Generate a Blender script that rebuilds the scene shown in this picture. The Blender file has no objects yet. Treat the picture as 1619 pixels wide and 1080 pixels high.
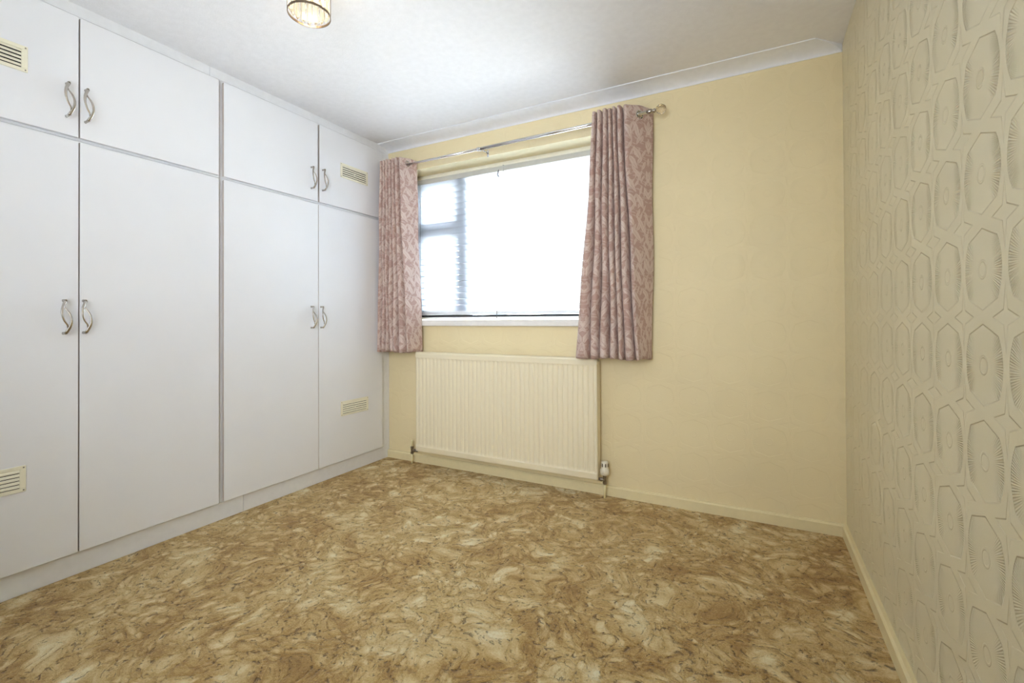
import bpy, bmesh, math, random
from mathutils import Vector, Matrix
random.seed(7)
sc = bpy.context.scene
COL = sc.collection
PI = math.pi

# ------------------------------------------------------------------ camera
W = 2.894          # right wall
H = 2.40           # ceiling
YB = -3.70         # wall behind the camera
XL = -0.64         # wall behind the wardrobes
cam_d = bpy.data.cameras.new('camera')
cam = bpy.data.objects.new('camera', cam_d); COL.objects.link(cam)
cam_d.sensor_width = 36.0
cam_d.lens = 731.73 / 1619.0 * 36.0
cam_d.shift_y = -39.64 / 1619.0
cam_d.clip_start = 0.02
F = Vector((-0.46522386, 0.88516617, 0.00689995))
U = Vector((0.00728191, -0.00396761, 0.99996562))
R = Vector((0.88516311, 0.46525811, -0.00459987))
m = Matrix(((R.x, U.x, -F.x, 2.5076), (R.y, U.y, -F.y, -2.7485), (R.z, U.z, -F.z, 1.0596), (0, 0, 0, 1)))
cam.matrix_world = m
sc.camera = cam

# ------------------------------------------------------------------ world, sun, two fill lights added behind the camera, exposure
world = bpy.data.worlds.new('overcast_bright_sky'); sc.world = world
world.use_nodes = True
bg = world.node_tree.nodes['Background']
bg.inputs[0].default_value = (0.79, 0.88, 1.0, 1)
bg.inputs[1].default_value = 17.0
sun_d = bpy.data.lights.new('sun', 'SUN'); sun_d.energy = 12.0; sun_d.angle = math.radians(2.0); sun_d.color = (.88, .93, 1.0)
sun = bpy.data.objects.new('sun', sun_d); COL.objects.link(sun)
sun.rotation_euler = Vector((-0.15, 0.62, 0.80)).to_track_quat('Z', 'Y').to_euler()
sun.location = (1, 5, 6)
fl_d = bpy.data.lights.new('ceiling_fill', 'AREA'); fl_d.energy = 5.8; fl_d.shape = 'RECTANGLE'  # added fill panel, aimed up at the ceiling to even out the ambient light
fl_d.size = 1.6; fl_d.size_y = 1.2; fl_d.color = (.86, .92, 1.0)
fl = bpy.data.objects.new('ceiling_fill', fl_d); COL.objects.link(fl)
fl.location = (1.5, -3.1, 1.35)
fl.rotation_euler = (Vector((1.5, -3.1, 1.35)) - Vector((1.3, -2.0, 2.4))).to_track_quat('Z', 'Y').to_euler()
f2_d = bpy.data.lights.new('forward_fill', 'AREA'); f2_d.energy = 9.4; f2_d.shape = 'RECTANGLE'
f2_d.size = 1.4; f2_d.size_y = 1.4; f2_d.color = (.88, .93, 1.0); f2_d.spread = math.radians(88)
f2 = bpy.data.objects.new('forward_fill', f2_d); COL.objects.link(f2)
f2.location = (1.95, -3.6, 1.45); f2.rotation_euler = (math.radians(88), 0, math.radians(21))
sc.view_settings.view_transform = 'Standard'
sc.view_settings.look = 'None'
sc.view_settings.exposure = 1.07
sc.view_settings.gamma = 1.0
sc.view_settings.use_curve_mapping = False
sc.cycles.max_bounces = 11
sc.cycles.diffuse_bounces = 6
sc.cycles.transparent_max_bounces = 24
sc.cycles.sample_clamp_indirect = 30.0
sc.cycles.use_denoising = True
sc.cycles.use_adaptive_sampling = True
sc.cycles.adaptive_threshold = 0.02

# ------------------------------------------------------------------ node helpers
class X:
    """tiny expression builder over Math nodes"""
    def __init__(s, nt, v): s.nt = nt; s.v = v
    def _op(s, op, *a):
        n = s.nt.nodes.new('ShaderNodeMath'); n.operation = op
        for i, q in enumerate((s,) + a):
            q = q.v if isinstance(q, X) else q
            if isinstance(q, (int, float)): n.inputs[i].default_value = q
            else: s.nt.links.new(q, n.inputs[i])
        return X(s.nt, n.outputs[0])
    def __add__(s, o): return s._op('ADD', o)
    def __sub__(s, o): return s._op('SUBTRACT', o)
    def __mul__(s, o): return s._op('MULTIPLY', o)
    def __truediv__(s, o): return s._op('DIVIDE', o)
    def neg(s): return s._op('MULTIPLY', -1.0)
    def abs(s): return s._op('ABSOLUTE')
    def floor(s): return s._op('FLOOR')
    def fract(s): return s._op('FRACT')
    def sin(s): return s._op('SINE')
    def sqrt(s): return s._op('SQRT')
    def max(s, o): return s._op('MAXIMUM', o)
    def min(s, o): return s._op('MINIMUM', o)
    def pow(s, o): return s._op('POWER', o)
    def atan2(s, o): return s._op('ARCTAN2', o)
    def step(s, a, b, lo=0.0, hi=1.0):
        n = s.nt.nodes.new('ShaderNodeMapRange'); n.interpolation_type = 'SMOOTHSTEP'
        s.nt.links.new(s.v, n.inputs[0])
        for i, q in enumerate((a, b, lo, hi)): n.inputs[i + 1].default_value = q
        return X(s.nt, n.outputs[0])

def new_mat(name):
    mt = bpy.data.materials.new(name); mt.use_nodes = True
    nt = mt.node_tree
    return mt, nt, nt.nodes['Principled BSDF']

def noise(nt, vec, scale, detail=2.0, rough=0.5, dist=0.0, out='Fac'):
    n = nt.nodes.new('ShaderNodeTexNoise'); n.inputs['Scale'].default_value = scale
    n.inputs['Detail'].default_value = detail; n.inputs['Roughness'].default_value = rough
    n.inputs['Distortion'].default_value = dist
    if vec is not None: nt.links.new(vec, n.inputs['Vector'])
    return n.outputs[out]

def ramp(nt, fac, stops):
    r = nt.nodes.new('ShaderNodeValToRGB')
    while len(r.color_ramp.elements) < len(stops): r.color_ramp.elements.new(0.5)
    for e, (p, c) in zip(r.color_ramp.elements, stops): e.position = p; e.color = (*c, 1)
    nt.links.new(fac.v if isinstance(fac, X) else fac, r.inputs[0])
    return r.outputs[0]

def mixc(nt, fac, a, b, mode='MIX'):
    n = nt.nodes.new('ShaderNodeMix'); n.data_type = 'RGBA'; n.blend_type = mode
    f = fac.v if isinstance(fac, X) else fac
    if isinstance(f, (int, float)): n.inputs[0].default_value = f
    else: nt.links.new(f, n.inputs[0])
    for i, q in ((6, a), (7, b)):
        if isinstance(q, tuple): n.inputs[i].default_value = (*q, 1)
        else: nt.links.new(q, n.inputs[i])
    return n.outputs[2]

def bump(nt, b, h, dist, strength=1.0, prev=None):
    n = nt.nodes.new('ShaderNodeBump'); n.inputs['Distance'].default_value = dist
    n.inputs['Strength'].default_value = strength
    nt.links.new(h.v if isinstance(h, X) else h, n.inputs['Height'])
    if prev is not None: nt.links.new(prev, n.inputs['Normal'])
    if b is not None: nt.links.new(n.outputs[0], b.inputs['Normal'])
    return n.outputs[0]

def objcoord(nt):
    t = nt.nodes.new('ShaderNodeTexCoord'); return t.outputs['Object']

def sep(nt, v):
    s = nt.nodes.new('ShaderNodeSeparateXYZ'); nt.links.new(v, s.inputs[0])
    return X(nt, s.outputs[0]), X(nt, s.outputs[1]), X(nt, s.outputs[2])

def lin(r, g, b):
    f = lambda c: ((c / 255 + 0.055) / 1.055) ** 2.4 if c / 255 > 0.04045 else c / 255 / 12.92
    return (f(r), f(g), f(b))

def simple(name, col, rough=0.5, metal=0.0, var=0.03, nscale=30.0, bmp=0.0, bscale=200.0, spec=None):
    mt, nt, b = new_mat(name)
    oc = objcoord(nt)
    nz = noise(nt, oc, nscale, 3)
    c = ramp(nt, nz, [(0.25, tuple(max(0, q * (1 - var)) for q in col)), (0.75, tuple(min(1, q * (1 + var)) for q in col))])
    nt.links.new(c, b.inputs['Base Color'])
    b.inputs['Roughness'].default_value = rough; b.inputs['Metallic'].default_value = metal
    if spec is not None: b.inputs['Specular IOR Level'].default_value = spec
    if bmp > 0: bump(nt, b, noise(nt, oc, bscale, 3), bmp)
    return mt

# embossed wallpaper: lattice of octagonal medallions with pleated rays and a ring, straps between
def wallpaper(name, axis, u0, v0, col, depth, rough, spec, flip=False):
    mt, nt, b = new_mat(name)
    oc = objcoord(nt)
    x, y, z = sep(nt, oc)
    P_, Q_ = 0.1835, 0.184
    uu = (x if axis == 0 else y)
    u = (((uu - u0) / P_ + 0.5).fract() - 0.5) * P_
    v = (((z - v0) / Q_ + 0.5).fract() - 0.5) * Q_
    au, av = u.abs(), v.abs()
    roof = (av + au * 0.34 - 0.0785) * 0.947
    vm = av.min(0.07) * (1 / 0.057)
    side = au - 0.080 + vm * vm * 0.017
    d = roof.max(side)
    inside = d.step(-0.0016, 0.0016, 1.0, 0.0)
    corner = roof.step(0.0250, 0.0280)
    stem = ((au * -1.0 + P_ / 2) - (av - 0.030) * 0.16).step(-0.001, 0.0012, 1.0, 0.0)
    rad = (u * u + v * v).sqrt()
    ang = v.atan2(u)
    pl = (ang * 92.0).sin() * rad.step(0.040, 0.078) * (av / rad.max(0.001)).step(0.62, 0.85, 1.0, 0.0)
    ring = (rad - 0.0165).abs().step(0.0012, 0.0034, 1.0, 0.0)
    h = (corner.max(stem) * -0.75) - inside * 0.95 + inside * (pl * 0.42 + ring * 0.55 + (rad * rad * -55.0 + 0.3))
    fine = X(nt, noise(nt, oc, 900, 2))
    h2 = h + fine * 0.10
    bump(nt, b, h2, depth)
    nz = noise(nt, oc, 3.0, 3)
    c = ramp(nt, nz, [(0.3, tuple(q * 0.98 for q in col)), (0.7, tuple(min(1, q * 1.02) for q in col))])
    nt.links.new(c, b.inputs['Base Color'])
    b.inputs['Roughness'].default_value = rough
    b.inputs['Specular IOR Level'].default_value = spec
    return mt

M = {}
M['paper_back'] = wallpaper('embossed_cream_wallpaper', 0, 2.3829, 1.156, lin(237, 222, 180), 0.0006, 0.55, 0.4)
M['paper_right'] = wallpaper('embossed_pearl_wallpaper', 1, -1.5426, 1.152, lin(228, 219, 188), 0.0026, 0.42, 0.55)
M['ceiling'] = simple('white_ceiling_paint', lin(237, 237, 240), 0.9, bmp=0.0006, bscale=120)
M['coving'] = simple('white_coving_paint', lin(240, 242, 248), 0.7)
M['plain_wall'] = simple('plain_white_paint', lin(232, 232, 230), 0.9)
M['skirt'] = simple('cream_gloss_paint', lin(236, 223, 180), 0.35, bmp=0.0003, bscale=40)
M['soffit'] = simple('cream_soffit_paint', lin(240, 228, 190), 0.5, bmp=0.0006, bscale=60)
M['batten'] = simple('pale_cream_gloss_paint', lin(250, 247, 232), 0.35)
M['white_trim'] = simple('white_gloss_paint', lin(238, 236, 232), 0.3)
M['door_white'] = simple('white_foil_board', lin(236, 237, 240), 0.34, var=0.012, nscale=4, bmp=0.00012, bscale=500)
M['frame_white'] = simple('white_frame_board', lin(232, 233, 235), 0.45)
M['edge'] = simple('door_edge_band', lin(205, 194, 186), 0.5)
M['dark'] = simple('dark_interior_board', lin(120, 108, 92), 0.8)
M['black'] = simple('black_gap', lin(30, 28, 25), 0.8)
M['nickel'] = simple('brushed_nickel', lin(186, 180, 172), 0.26, 1.0, bmp=0.00005, bscale=900)
M['chrome'] = simple('polished_chrome', lin(215, 215, 216), 0.12, 1.0)
M['darkmetal'] = simple('tarnished_valve_metal', lin(158, 152, 142), 0.30, 1.0, var=0.25, nscale=160)
M['bronze'] = simple('dark_nickel_ring', lin(126, 112, 96), 0.35, 1.0)
M['vent'] = simple('ivory_plastic', lin(240, 236, 214), 0.45)
M['rad'] = simple('cream_radiator_enamel', lin(240, 230, 200), 0.38, var=0.012)
M['pipe'] = simple('cream_painted_pipe', lin(234, 224, 176), 0.4)
M['plastic'] = simple('white_valve_plastic', lin(236, 230, 210), 0.4)
M['upvc'] = simple('white_upvc', lin(238, 240, 244), 0.3)
M['gasket'] = simple('black_gasket', lin(26, 28, 34), 0.6)
M['cord'] = simple('grey_cord', lin(120, 120, 125), 0.8)
M['headrail'] = simple('grey_headrail', lin(196, 196, 190), 0.5)

def mat_slat():
    mt, nt, b = new_mat('translucent_white_slat')
    b.inputs['Base Color'].default_value = (*lin(226, 229, 234), 1)
    b.inputs['Roughness'].default_value = 0.4
    oc = objcoord(nt)
    bump(nt, b, noise(nt, oc, 300, 2), 0.0001)
    tr = nt.nodes.new('ShaderNodeBsdfTranslucent'); tr.inputs[0].default_value = (0.93, 0.96, 1.0, 1)
    mx = nt.nodes.new('ShaderNodeMixShader'); mx.inputs[0].default_value = 0.13
    nt.links.new(b.outputs[0], mx.inputs[1]); nt.links.new(tr.outputs[0], mx.inputs[2])
    nt.links.new(mx.outputs[0], nt.nodes['Material Output'].inputs[0])
    return mt
M['slat'] = mat_slat()

def mat_glass(name, tint, gloss=0.06, rough=0.0, ior=1.5):
    mt, nt, b = new_mat(name)
    tr = nt.nodes.new('ShaderNodeBsdfTransparent'); tr.inputs[0].default_value = (*tint, 1)
    gl = nt.nodes.new('ShaderNodeBsdfGlossy'); gl.inputs['Roughness'].default_value = rough
    fr = nt.nodes.new('ShaderNodeFresnel'); fr.inputs[0].default_value = ior
    mx = nt.nodes.new('ShaderNodeMixShader')
    nt.links.new((X(nt, fr.outputs[0]) + gloss).v, mx.inputs[0])
    nt.links.new(tr.outputs[0], mx.inputs[1]); nt.links.new(gl.outputs[0], mx.inputs[2])
    nt.links.new(mx.outputs[0], nt.nodes['Material Output'].inputs[0])
    return mt
M['glass'] = mat_glass('window_glass', (0.96, 0.98, 0.98), 0.0)
M['wand'] = mat_glass('clear_wand_plastic', (0.80, 0.82, 0.86), 0.08)

def mat_crystal():
    mt, nt, b = new_mat('cut_crystal')
    b.inputs['Base Color'].default_value = (0.90, 0.82, 0.68, 1)
    b.inputs['Roughness'].default_value = 0.03
    b.inputs['Transmission Weight'].default_value = 1.0
    b.inputs['IOR'].default_value = 1.5
    tr = nt.nodes.new('ShaderNodeBsdfTransparent'); tr.inputs[0].default_value = (.86, .80, .70, 1)
    tl = nt.nodes.new('ShaderNodeBsdfTranslucent'); tl.inputs[0].default_value = (1, .96, .86, 1)
    m1 = nt.nodes.new('ShaderNodeMixShader'); m1.inputs[0].default_value = 0.08
    nt.links.new(b.outputs[0], m1.inputs[1]); nt.links.new(tr.outputs[0], m1.inputs[2])
    m2 = nt.nodes.new('ShaderNodeMixShader'); m2.inputs[0].default_value = 0.10
    nt.links.new(m1.outputs[0], m2.inputs[1]); nt.links.new(tl.outputs[0], m2.inputs[2])
    nt.links.new(m2.outputs[0], nt.nodes['Material Output'].inputs[0])
    return mt
M['crystal'] = mat_crystal()

def mat_bulb():
    mt, nt, b = new_mat('warm_bulb')
    b.inputs['Emission Color'].default_value = (1, .82, .55, 1)
    b.inputs['Emission Strength'].default_value = 3.5
    return mt
M['bulb'] = mat_bulb()

def mat_carpet():
    mt, nt, b = new_mat('floral_beige_carpet')
    oc = objcoord(nt)
    def warp(src, scale, detail, amt):
        wn = nt.nodes.new('ShaderNodeTexNoise'); wn.inputs['Scale'].default_value = scale; wn.inputs['Detail'].default_value = detail
        nt.links.new(src, wn.inputs['Vector'])
        sub = nt.nodes.new('ShaderNodeVectorMath'); sub.operation = 'SUBTRACT'; nt.links.new(wn.outputs['Color'], sub.inputs[0]); sub.inputs[1].default_value = (.5, .5, .5)
        sca = nt.nodes.new('ShaderNodeVectorMath'); sca.operation = 'SCALE'; nt.links.new(sub.outputs[0], sca.inputs[0]); sca.inputs['Scale'].default_value = amt
        add = nt.nodes.new('ShaderNodeVectorMath'); add.operation = 'ADD'; nt.links.new(src, add.inputs[0]); nt.links.new(sca.outputs[0], add.inputs[1])
        return add.outputs[0]
    wv = warp(warp(oc, 3.5, 2.0, 0.30), 45.0, 2.0, 0.022)      # curling leaves with ragged pile edges
    def voro(scale, feat='SMOOTH_F1', src=None):
        v_ = nt.nodes.new('ShaderNodeTexVoronoi'); v_.feature = feat; v_.inputs['Scale'].default_value = scale
        if feat == 'SMOOTH_F1': v_.inputs['Smoothness'].default_value = 0.25
        nt.links.new(src or wv, v_.inputs['Vector']); return v_
    v1 = voro(8.5); v2 = voro(23.0); ve = voro(8.5, 'DISTANCE_TO_EDGE'); ve2 = voro(23.0, 'DISTANCE_TO_EDGE')
    sx = nt.nodes.new('ShaderNodeSeparateColor'); nt.links.new(v1.outputs['Color'], sx.inputs[0]); id1 = X(nt, sx.outputs[0])
    sx = nt.nodes.new('ShaderNodeSeparateColor'); nt.links.new(v2.outputs['Color'], sx.inputs[0]); id2 = X(nt, sx.outputs[0])
    p1 = X(nt, v1.outputs['Distance']).step(0.12, 0.60, 1.0, 0.0) * id1.step(0.30, 0.75)
    p2 = X(nt, v2.outputs['Distance']).step(0.10, 0.65, 1.0, 0.0) * id2.step(0.25, 0.8)
    big = X(nt, noise(nt, oc, 2.6, 3, 0.55, 0.8))
    mid = X(nt, noise(nt, wv, 15.0, 6, 0.70, 1.0))
    fine = X(nt, noise(nt, oc, 120.0, 3, 0.75))
    pile = X(nt, noise(nt, oc, 420.0, 2, 0.6))
    tone = big * 0.62 + p1 * 0.26 + p2 * 0.24 + mid * 0.80 + (fine - 0.5) * 0.46 + (pile - 0.5) * 0.42 - 0.42
    c1 = ramp(nt, tone, [(0.04, lin(142, 107, 50)), (0.24, lin(188, 152, 88)), (0.38, lin(214, 185, 124)), (0.56, lin(232, 211, 158)), (0.80, lin(248, 238, 204))])
    e1 = X(nt, ve.outputs['Distance']); e2 = X(nt, ve2.outputs['Distance'])
    spot = X(nt, noise(nt, oc, 48.0, 2, 0.6)).step(0.50, 0.60)
    crev = (e1.step(0.0, 0.045, 1.0, 0.0).max(e2.step(0.0, 0.06, 1.0, 0.0) * 0.8)) * spot * fine.step(0.30, 0.52)
    c2 = mixc(nt, crev * 0.8, c1, lin(86, 60, 26))
    nt.links.new(c2, b.inputs['Base Color'])
    b.inputs['Roughness'].default_value = 1.0
    b.inputs['Specular IOR Level'].default_value = 0.05
    b.inputs['Sheen Weight'].default_value = 0.2
    b.inputs['Sheen Roughness'].default_value = 0.6
    hh = e1.step(0.0, 0.16) * 0.35 + e2.step(0.0, 0.2) * 0.25 + mid * 0.7 + fine * 0.55 + pile * 0.35 - crev * 0.6
    bump(nt, b, hh, 0.008)
    return mt
M['carpet'] = mat_carpet()

def mat_curtain():
    mt, nt, b = new_mat('mauve_damask_fabric')
    t = nt.nodes.new('ShaderNodeTexCoord')
    u, v, _ = sep(nt, t.outputs['UV'])
    # mirrored repeat 0.26 m wide
    um = ((u / 0.34 + 0.13).fract() - 0.5).abs() * 0.34
    cmb = nt.nodes.new('ShaderNodeCombineXYZ')
    nt.links.new(um.v, cmb.inputs[0]); nt.links.new(v.v, cmb.inputs[1])
    cv = cmb.outputs[0]
    wn = nt.nodes.new('ShaderNodeTexNoise'); wn.inputs['Scale'].default_value = 9; wn.inputs['Detail'].default_value = 1
    nt.links.new(cv, wn.inputs['Vector'])
    sub = nt.nodes.new('ShaderNodeVectorMath'); sub.operation = 'MULTIPLY_ADD'
    nt.links.new(wn.outputs['Color'], sub.inputs[0]); sub.inputs[1].default_value = (.06, .06, 0); nt.links.new(cv, sub.inputs[2])
    def leaves(scale, rot, wid, off):
        mp = nt.nodes.new('ShaderNodeMapping'); nt.links.new(sub.outputs[0], mp.inputs[0])
        mp.inputs['Rotation'].default_value = (0, 0, math.radians(rot)); mp.inputs['Location'].default_value = (off, off * 1.7, 0)
        m2 = nt.nodes.new('ShaderNodeMapping'); nt.links.new(mp.outputs[0], m2.inputs[0]); m2.inputs['Scale'].default_value = (scale, scale * 0.58, 1)
        vo = nt.nodes.new('ShaderNodeTexVoronoi'); vo.voronoi_dimensions = '2D'; vo.inputs['Scale'].default_value = 1; vo.inputs['Randomness'].default_value = 0.75
        nt.links.new(m2.outputs[0], vo.inputs['Vector'])
        df = nt.nodes.new('ShaderNodeVectorMath'); df.operation = 'SUBTRACT'; nt.links.new(m2.outputs[0], df.inputs[0]); nt.links.new(vo.outputs['Position'], df.inputs[1])
        dx, dy, _z = sep(nt, df.outputs[0])
        yy = dy * (1 / 0.50)
        edge = (yy * yy * -1.0 + 1.0).max(0.0) * wid - dx.abs()
        lf = edge.step(0.0, 0.03)
        vein = (dx.abs() - 0.012).step(0.0, 0.03)
        ribs = ((dx.abs() * 1.2 + dy) * 42.0).sin().step(0.55, 0.95, 1.0, 0.72)
        return lf * (vein * 0.6 + 0.4) * ribs
    lA = leaves(15.0, 32, 0.25, 0.0); lB = leaves(26.0, -28, 0.22, 0.31); lC = leaves(44.0, 75, 0.20, 0.77)
    pat = lA.max(lB * 0.9).max(lC * 0.55)
    fray = X(nt, noise(nt, cv, 60, 2)).step(0.2, 0.6, 0.75, 1.0)
    fac = pat * fray * 0.95
    c = mixc(nt, fac, lin(182, 146, 134), lin(226, 208, 198))
    th = X(nt, noise(nt, t.outputs['UV'], 420, 2))
    c = mixc(nt, 0.25, c, ramp(nt, th, [(0.3, lin(162, 132, 120)), (0.7, lin(232, 215, 204))]))
    nt.links.new(c, b.inputs['Base Color'])
    b.inputs['Roughness'].default_value = 0.75
    b.inputs['Sheen Weight'].default_value = 0.2
    bump(nt, b, pat * 0.5 + th * 0.5, 0.0006)
    tr = nt.nodes.new('ShaderNodeBsdfTranslucent'); nt.links.new(c, tr.inputs[0])
    mx = nt.nodes.new('ShaderNodeMixShader'); mx.inputs[0].default_value = 0.08
    nt.links.new(b.outputs[0], mx.inputs[1]); nt.links.new(tr.outputs[0], mx.inputs[2])
    nt.links.new(mx.outputs[0], nt.nodes['Material Output'].inputs[0])
    return mt
M['curtain'] = mat_curtain()

# outdoors
M['paving'] = simple('pale_concrete_paving', lin(190, 187, 180), 0.9, var=0.1, nscale=2)
M['render'] = simple('pale_house_render', lin(230, 226, 215), 0.9)
M['tiles'] = simple('brown_roof_tile', lin(120, 84, 66), 0.8, var=0.2, nscale=8)
M['hedge'] = simple('dark_hedge_leaf', lin(52, 70, 40), 0.9, var=0.4, nscale=12)
M['darkglass'] = simple('dark_house_glass', lin(40, 46, 54), 0.1)

# ------------------------------------------------------------------ mesh helpers
def box(bm, x0, x1, y0, y1, z0, z1, bev=0.0, mi=0, seg=1):
    vs = [bm.verts.new((x, y, z)) for x in (x0, x1) for y in (y0, y1) for z in (z0, z1)]
    fs = [(0, 1, 3, 2), (4, 6, 7, 5), (0, 4, 5, 1), (2, 3, 7, 6), (0, 2, 6, 4), (1, 5, 7, 3)]
    faces = [bm.faces.new([vs[i] for i in f]) for f in fs]
    for f in faces: f.material_index = mi
    if bev > 0:
        es = list({e for f in faces for e in f.edges})
        r = bmesh.ops.bevel(bm, geom=es, offset=bev, segments=seg, affect='EDGES', profile=0.5)
        for f in r['faces']: f.material_index = mi
    return vs

def ring_pts(c, a, bvec, ra, rb, n):
    return [c + a * (ra * math.cos(2 * PI * k / n)) + bvec * (rb * math.sin(2 * PI * k / n)) for k in range(n)]

def tube(bm, pts, radii, n=12, cap=True, mi=0, up=None):
    """sweep an ellipse (radius or (ra, rb)) along pts"""
    pts = [Vector(p) for p in pts]
    rings = []
    prev = None
    for i, p in enumerate(pts):
        t = (pts[min(i + 1, len(pts) - 1)] - pts[max(i - 1, 0)]).normalized()
        ref = Vector(up) if up else (prev if prev else (Vector((0, 0, 1)) if abs(t.z) < 0.9 else Vector((1, 0, 0))))
        a = (ref - t * ref.dot(t)).normalized(); bb = t.cross(a).normalized()
        prev = a
        r = radii[i] if isinstance(radii, (list, tuple)) and len(radii) == len(pts) else radii
        ra, rb = r if isinstance(r, tuple) else (r, r)
        rings.append([bm.verts.new(q) for q in ring_pts(p, a, bb, ra, rb, n)])
    for r0, r1 in zip(rings, rings[1:]):
        for k in range(n):
            f = bm.faces.new((r0[k], r0[(k + 1) % n], r1[(k + 1) % n], r1[k])); f.material_index = mi; f.smooth = True
    if cap:
        for r, rev in ((rings[0], True), (rings[-1], False)):
            f = bm.faces.new(r[::-1] if rev else r); f.material_index = mi

def lathe(bm, prof, c, axis='z', n=24, mi=0, smooth=True):
    """prof list of (r, h) along axis from point c"""
    c = Vector(c)
    ax = {'x': Vector((1, 0, 0)), 'y': Vector((0, 1, 0)), 'z': Vector((0, 0, 1))}[axis]
    a = {'x': Vector((0, 1, 0)), 'y': Vector((0, 0, 1)), 'z': Vector((1, 0, 0))}[axis]; bb = ax.cross(a)
    rings = []
    for r, h in prof:
        if r < 1e-6: rings.append([bm.verts.new(c + ax * h)])
        else: rings.append([bm.verts.new(q) for q in ring_pts(c + ax * h, a, bb, r, r, n)])
    for r0, r1 in zip(rings, rings[1:]):
        for k in range(n):
            q = [r0[k % len(r0)], r0[(k + 1) % len(r0)], r1[(k + 1) % len(r1)], r1[k % len(r1)]]
            u_ = []
            for v in q:
                if v not in u_: u_.append(v)
            if len(u_) > 2:
                f = bm.faces.new(u_); f.material_index = mi; f.smooth = smooth
    for r, rev in ((rings[0], True), (rings[-1], False)):
        if len(r) > 2:
            f = bm.faces.new(r[::-1] if rev else r); f.material_index = mi

def extrude_x(bm, prof, x0, x1, mi=0, skew0=0.0, skew1=0.0):
    """closed profile of (y, z) swept from x0 to x1; skew shifts x by skew*y at each end (mitre)"""
    a = [bm.verts.new((x0 + skew0 * y, y, z)) for y, z in prof]
    b = [bm.verts.new((x1 + skew1 * y, y, z)) for y, z in prof]
    n = len(prof)
    for k in range(n):
        f = bm.faces.new((a[k], a[(k + 1) % n], b[(k + 1) % n], b[k])); f.material_index = mi
    bm.faces.new(a[::-1]); bm.faces.new(b)

def make(name, bm, mats, parent=None, base=None):
    """one mesh object; base = world point of its origin"""
    bmesh.ops.recalc_face_normals(bm, faces=bm.faces)
    me = bpy.data.meshes.new(name); bm.to_mesh(me); bm.free()
    for q in (mats if isinstance(mats, (list, tuple)) else [mats]): me.materials.append(M[q])
    o = bpy.data.objects.new(name, me); COL.objects.link(o)
    if parent is not None:
        o.parent = parent
        wl = world_loc(parent)
        me.transform(Matrix.Translation(-wl))
    elif base is not None:
        me.transform(Matrix.Translation(-Vector(base))); o.location = base
    return o

def world_loc(o):
    v = Vector((0, 0, 0))
    while o is not None: v += o.location; o = o.parent
    return v

def thing(name, label, cat, loc, group=None):
    o = bpy.data.objects.new(name, None); COL.objects.link(o); o.location = loc
    o.empty_display_size = 0.05
    o['label'] = label; o['category'] = cat
    if group: o['group'] = group
    return o

def tag(o, label, cat, group=None):
    o['label'] = label; o['category'] = cat
    if group: o['group'] = group
    return o

def struct(name, bm, mats, label=None, cat=None, parent=None):
    o = make(name, bm, mats, parent)
    o['kind'] = 'structure'
    if label: o['label'] = label
    if cat: o['category'] = cat
    return o

BM = bmesh.new

# ------------------------------------------------------------------ room shell
WX0, WX1, WZ0, WZ1, RD = 0.10, 1.80, 1.02, 2.192, 0.17      # window opening and reveal depth
WT = 0.28
bm = BM()
bm.verts.ensure_lookup_table()
box(bm, XL - 0.1, W + 0.1, YB - 0.1, WT, -0.06, 0.0)
struct('floor', bm, 'carpet', 'floor covered wall to wall in a sculpted beige and brown leaf-patterned carpet', 'floor')
bm = BM(); box(bm, XL - 0.1, W + 0.1, YB - 0.1, WT, H, H + 0.1)
struct('ceiling', bm, 'ceiling', 'plain white painted ceiling', 'ceiling')
bm = BM()
xs_ = [XL - 0.1, WX0, WX1, W + 0.1]; zs_ = [0.0, WZ0, WZ1, H]
g = {}
for i, x in enumerate(xs_):
    for k, z in enumerate(zs_):
        for j, y in enumerate((0.0, WT)): g[i, j, k] = bm.verts.new((x, y, z))
for i in range(3):
    for k in range(3):
        if (i, k) == (1, 1): continue
        bm.faces.new((g[i, 0, k], g[i + 1, 0, k], g[i + 1, 0, k + 1], g[i, 0, k + 1]))
        bm.faces.new((g[i, 1, k], g[i, 1, k + 1], g[i + 1, 1, k + 1], g[i + 1, 1, k]))
for a, b_ in (((1, 1), (2, 1)), ((2, 1), (2, 2)), ((2, 2), (1, 2)), ((1, 2), (1, 1))):
    f = bm.faces.new((g[a[0], 0, a[1]], g[a[0], 1, a[1]], g[b_[0], 1, b_[1]], g[b_[0], 0, b_[1]])); f.material_index = 1
for i in range(3):
    bm.faces.new((g[i, 0, 0], g[i, 1, 0], g[i + 1, 1, 0], g[i + 1, 0, 0])); bm.faces.new((g[i, 0, 3], g[i + 1, 0, 3], g[i + 1, 1, 3], g[i, 1, 3]))
for k in range(3):
    bm.faces.new((g[0, 0, k], g[0, 0, k + 1], g[0, 1, k + 1], g[0, 1, k])); bm.faces.new((g[3, 0, k], g[3, 1, k], g[3, 1, k + 1], g[3, 0, k + 1]))
struct('wall_back', bm, ['paper_back', 'soffit'], 'window wall with embossed cream yellow wallpaper', 'wall')
bm = BM(); box(bm, W, W + 0.1, YB, 0.0, 0.0, H)
struct('wall_right', bm, 'paper_right', 'right hand wall with pearly wallpaper embossed with pleated medallions', 'wall')
bm = BM(); box(bm, XL - 0.1, XL, YB, 0.0, 0.0, H)
struct('wall_left', bm, 'plain_wall', 'plain wall hidden behind the fitted wardrobes', 'wall')
bm = BM(); box(bm, XL - 0.1, W + 0.1, YB - 0.1, YB, 0.0, H)
struct('wall_front', bm, 'plain_wall', 'plain wall behind the camera', 'wall')

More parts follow.
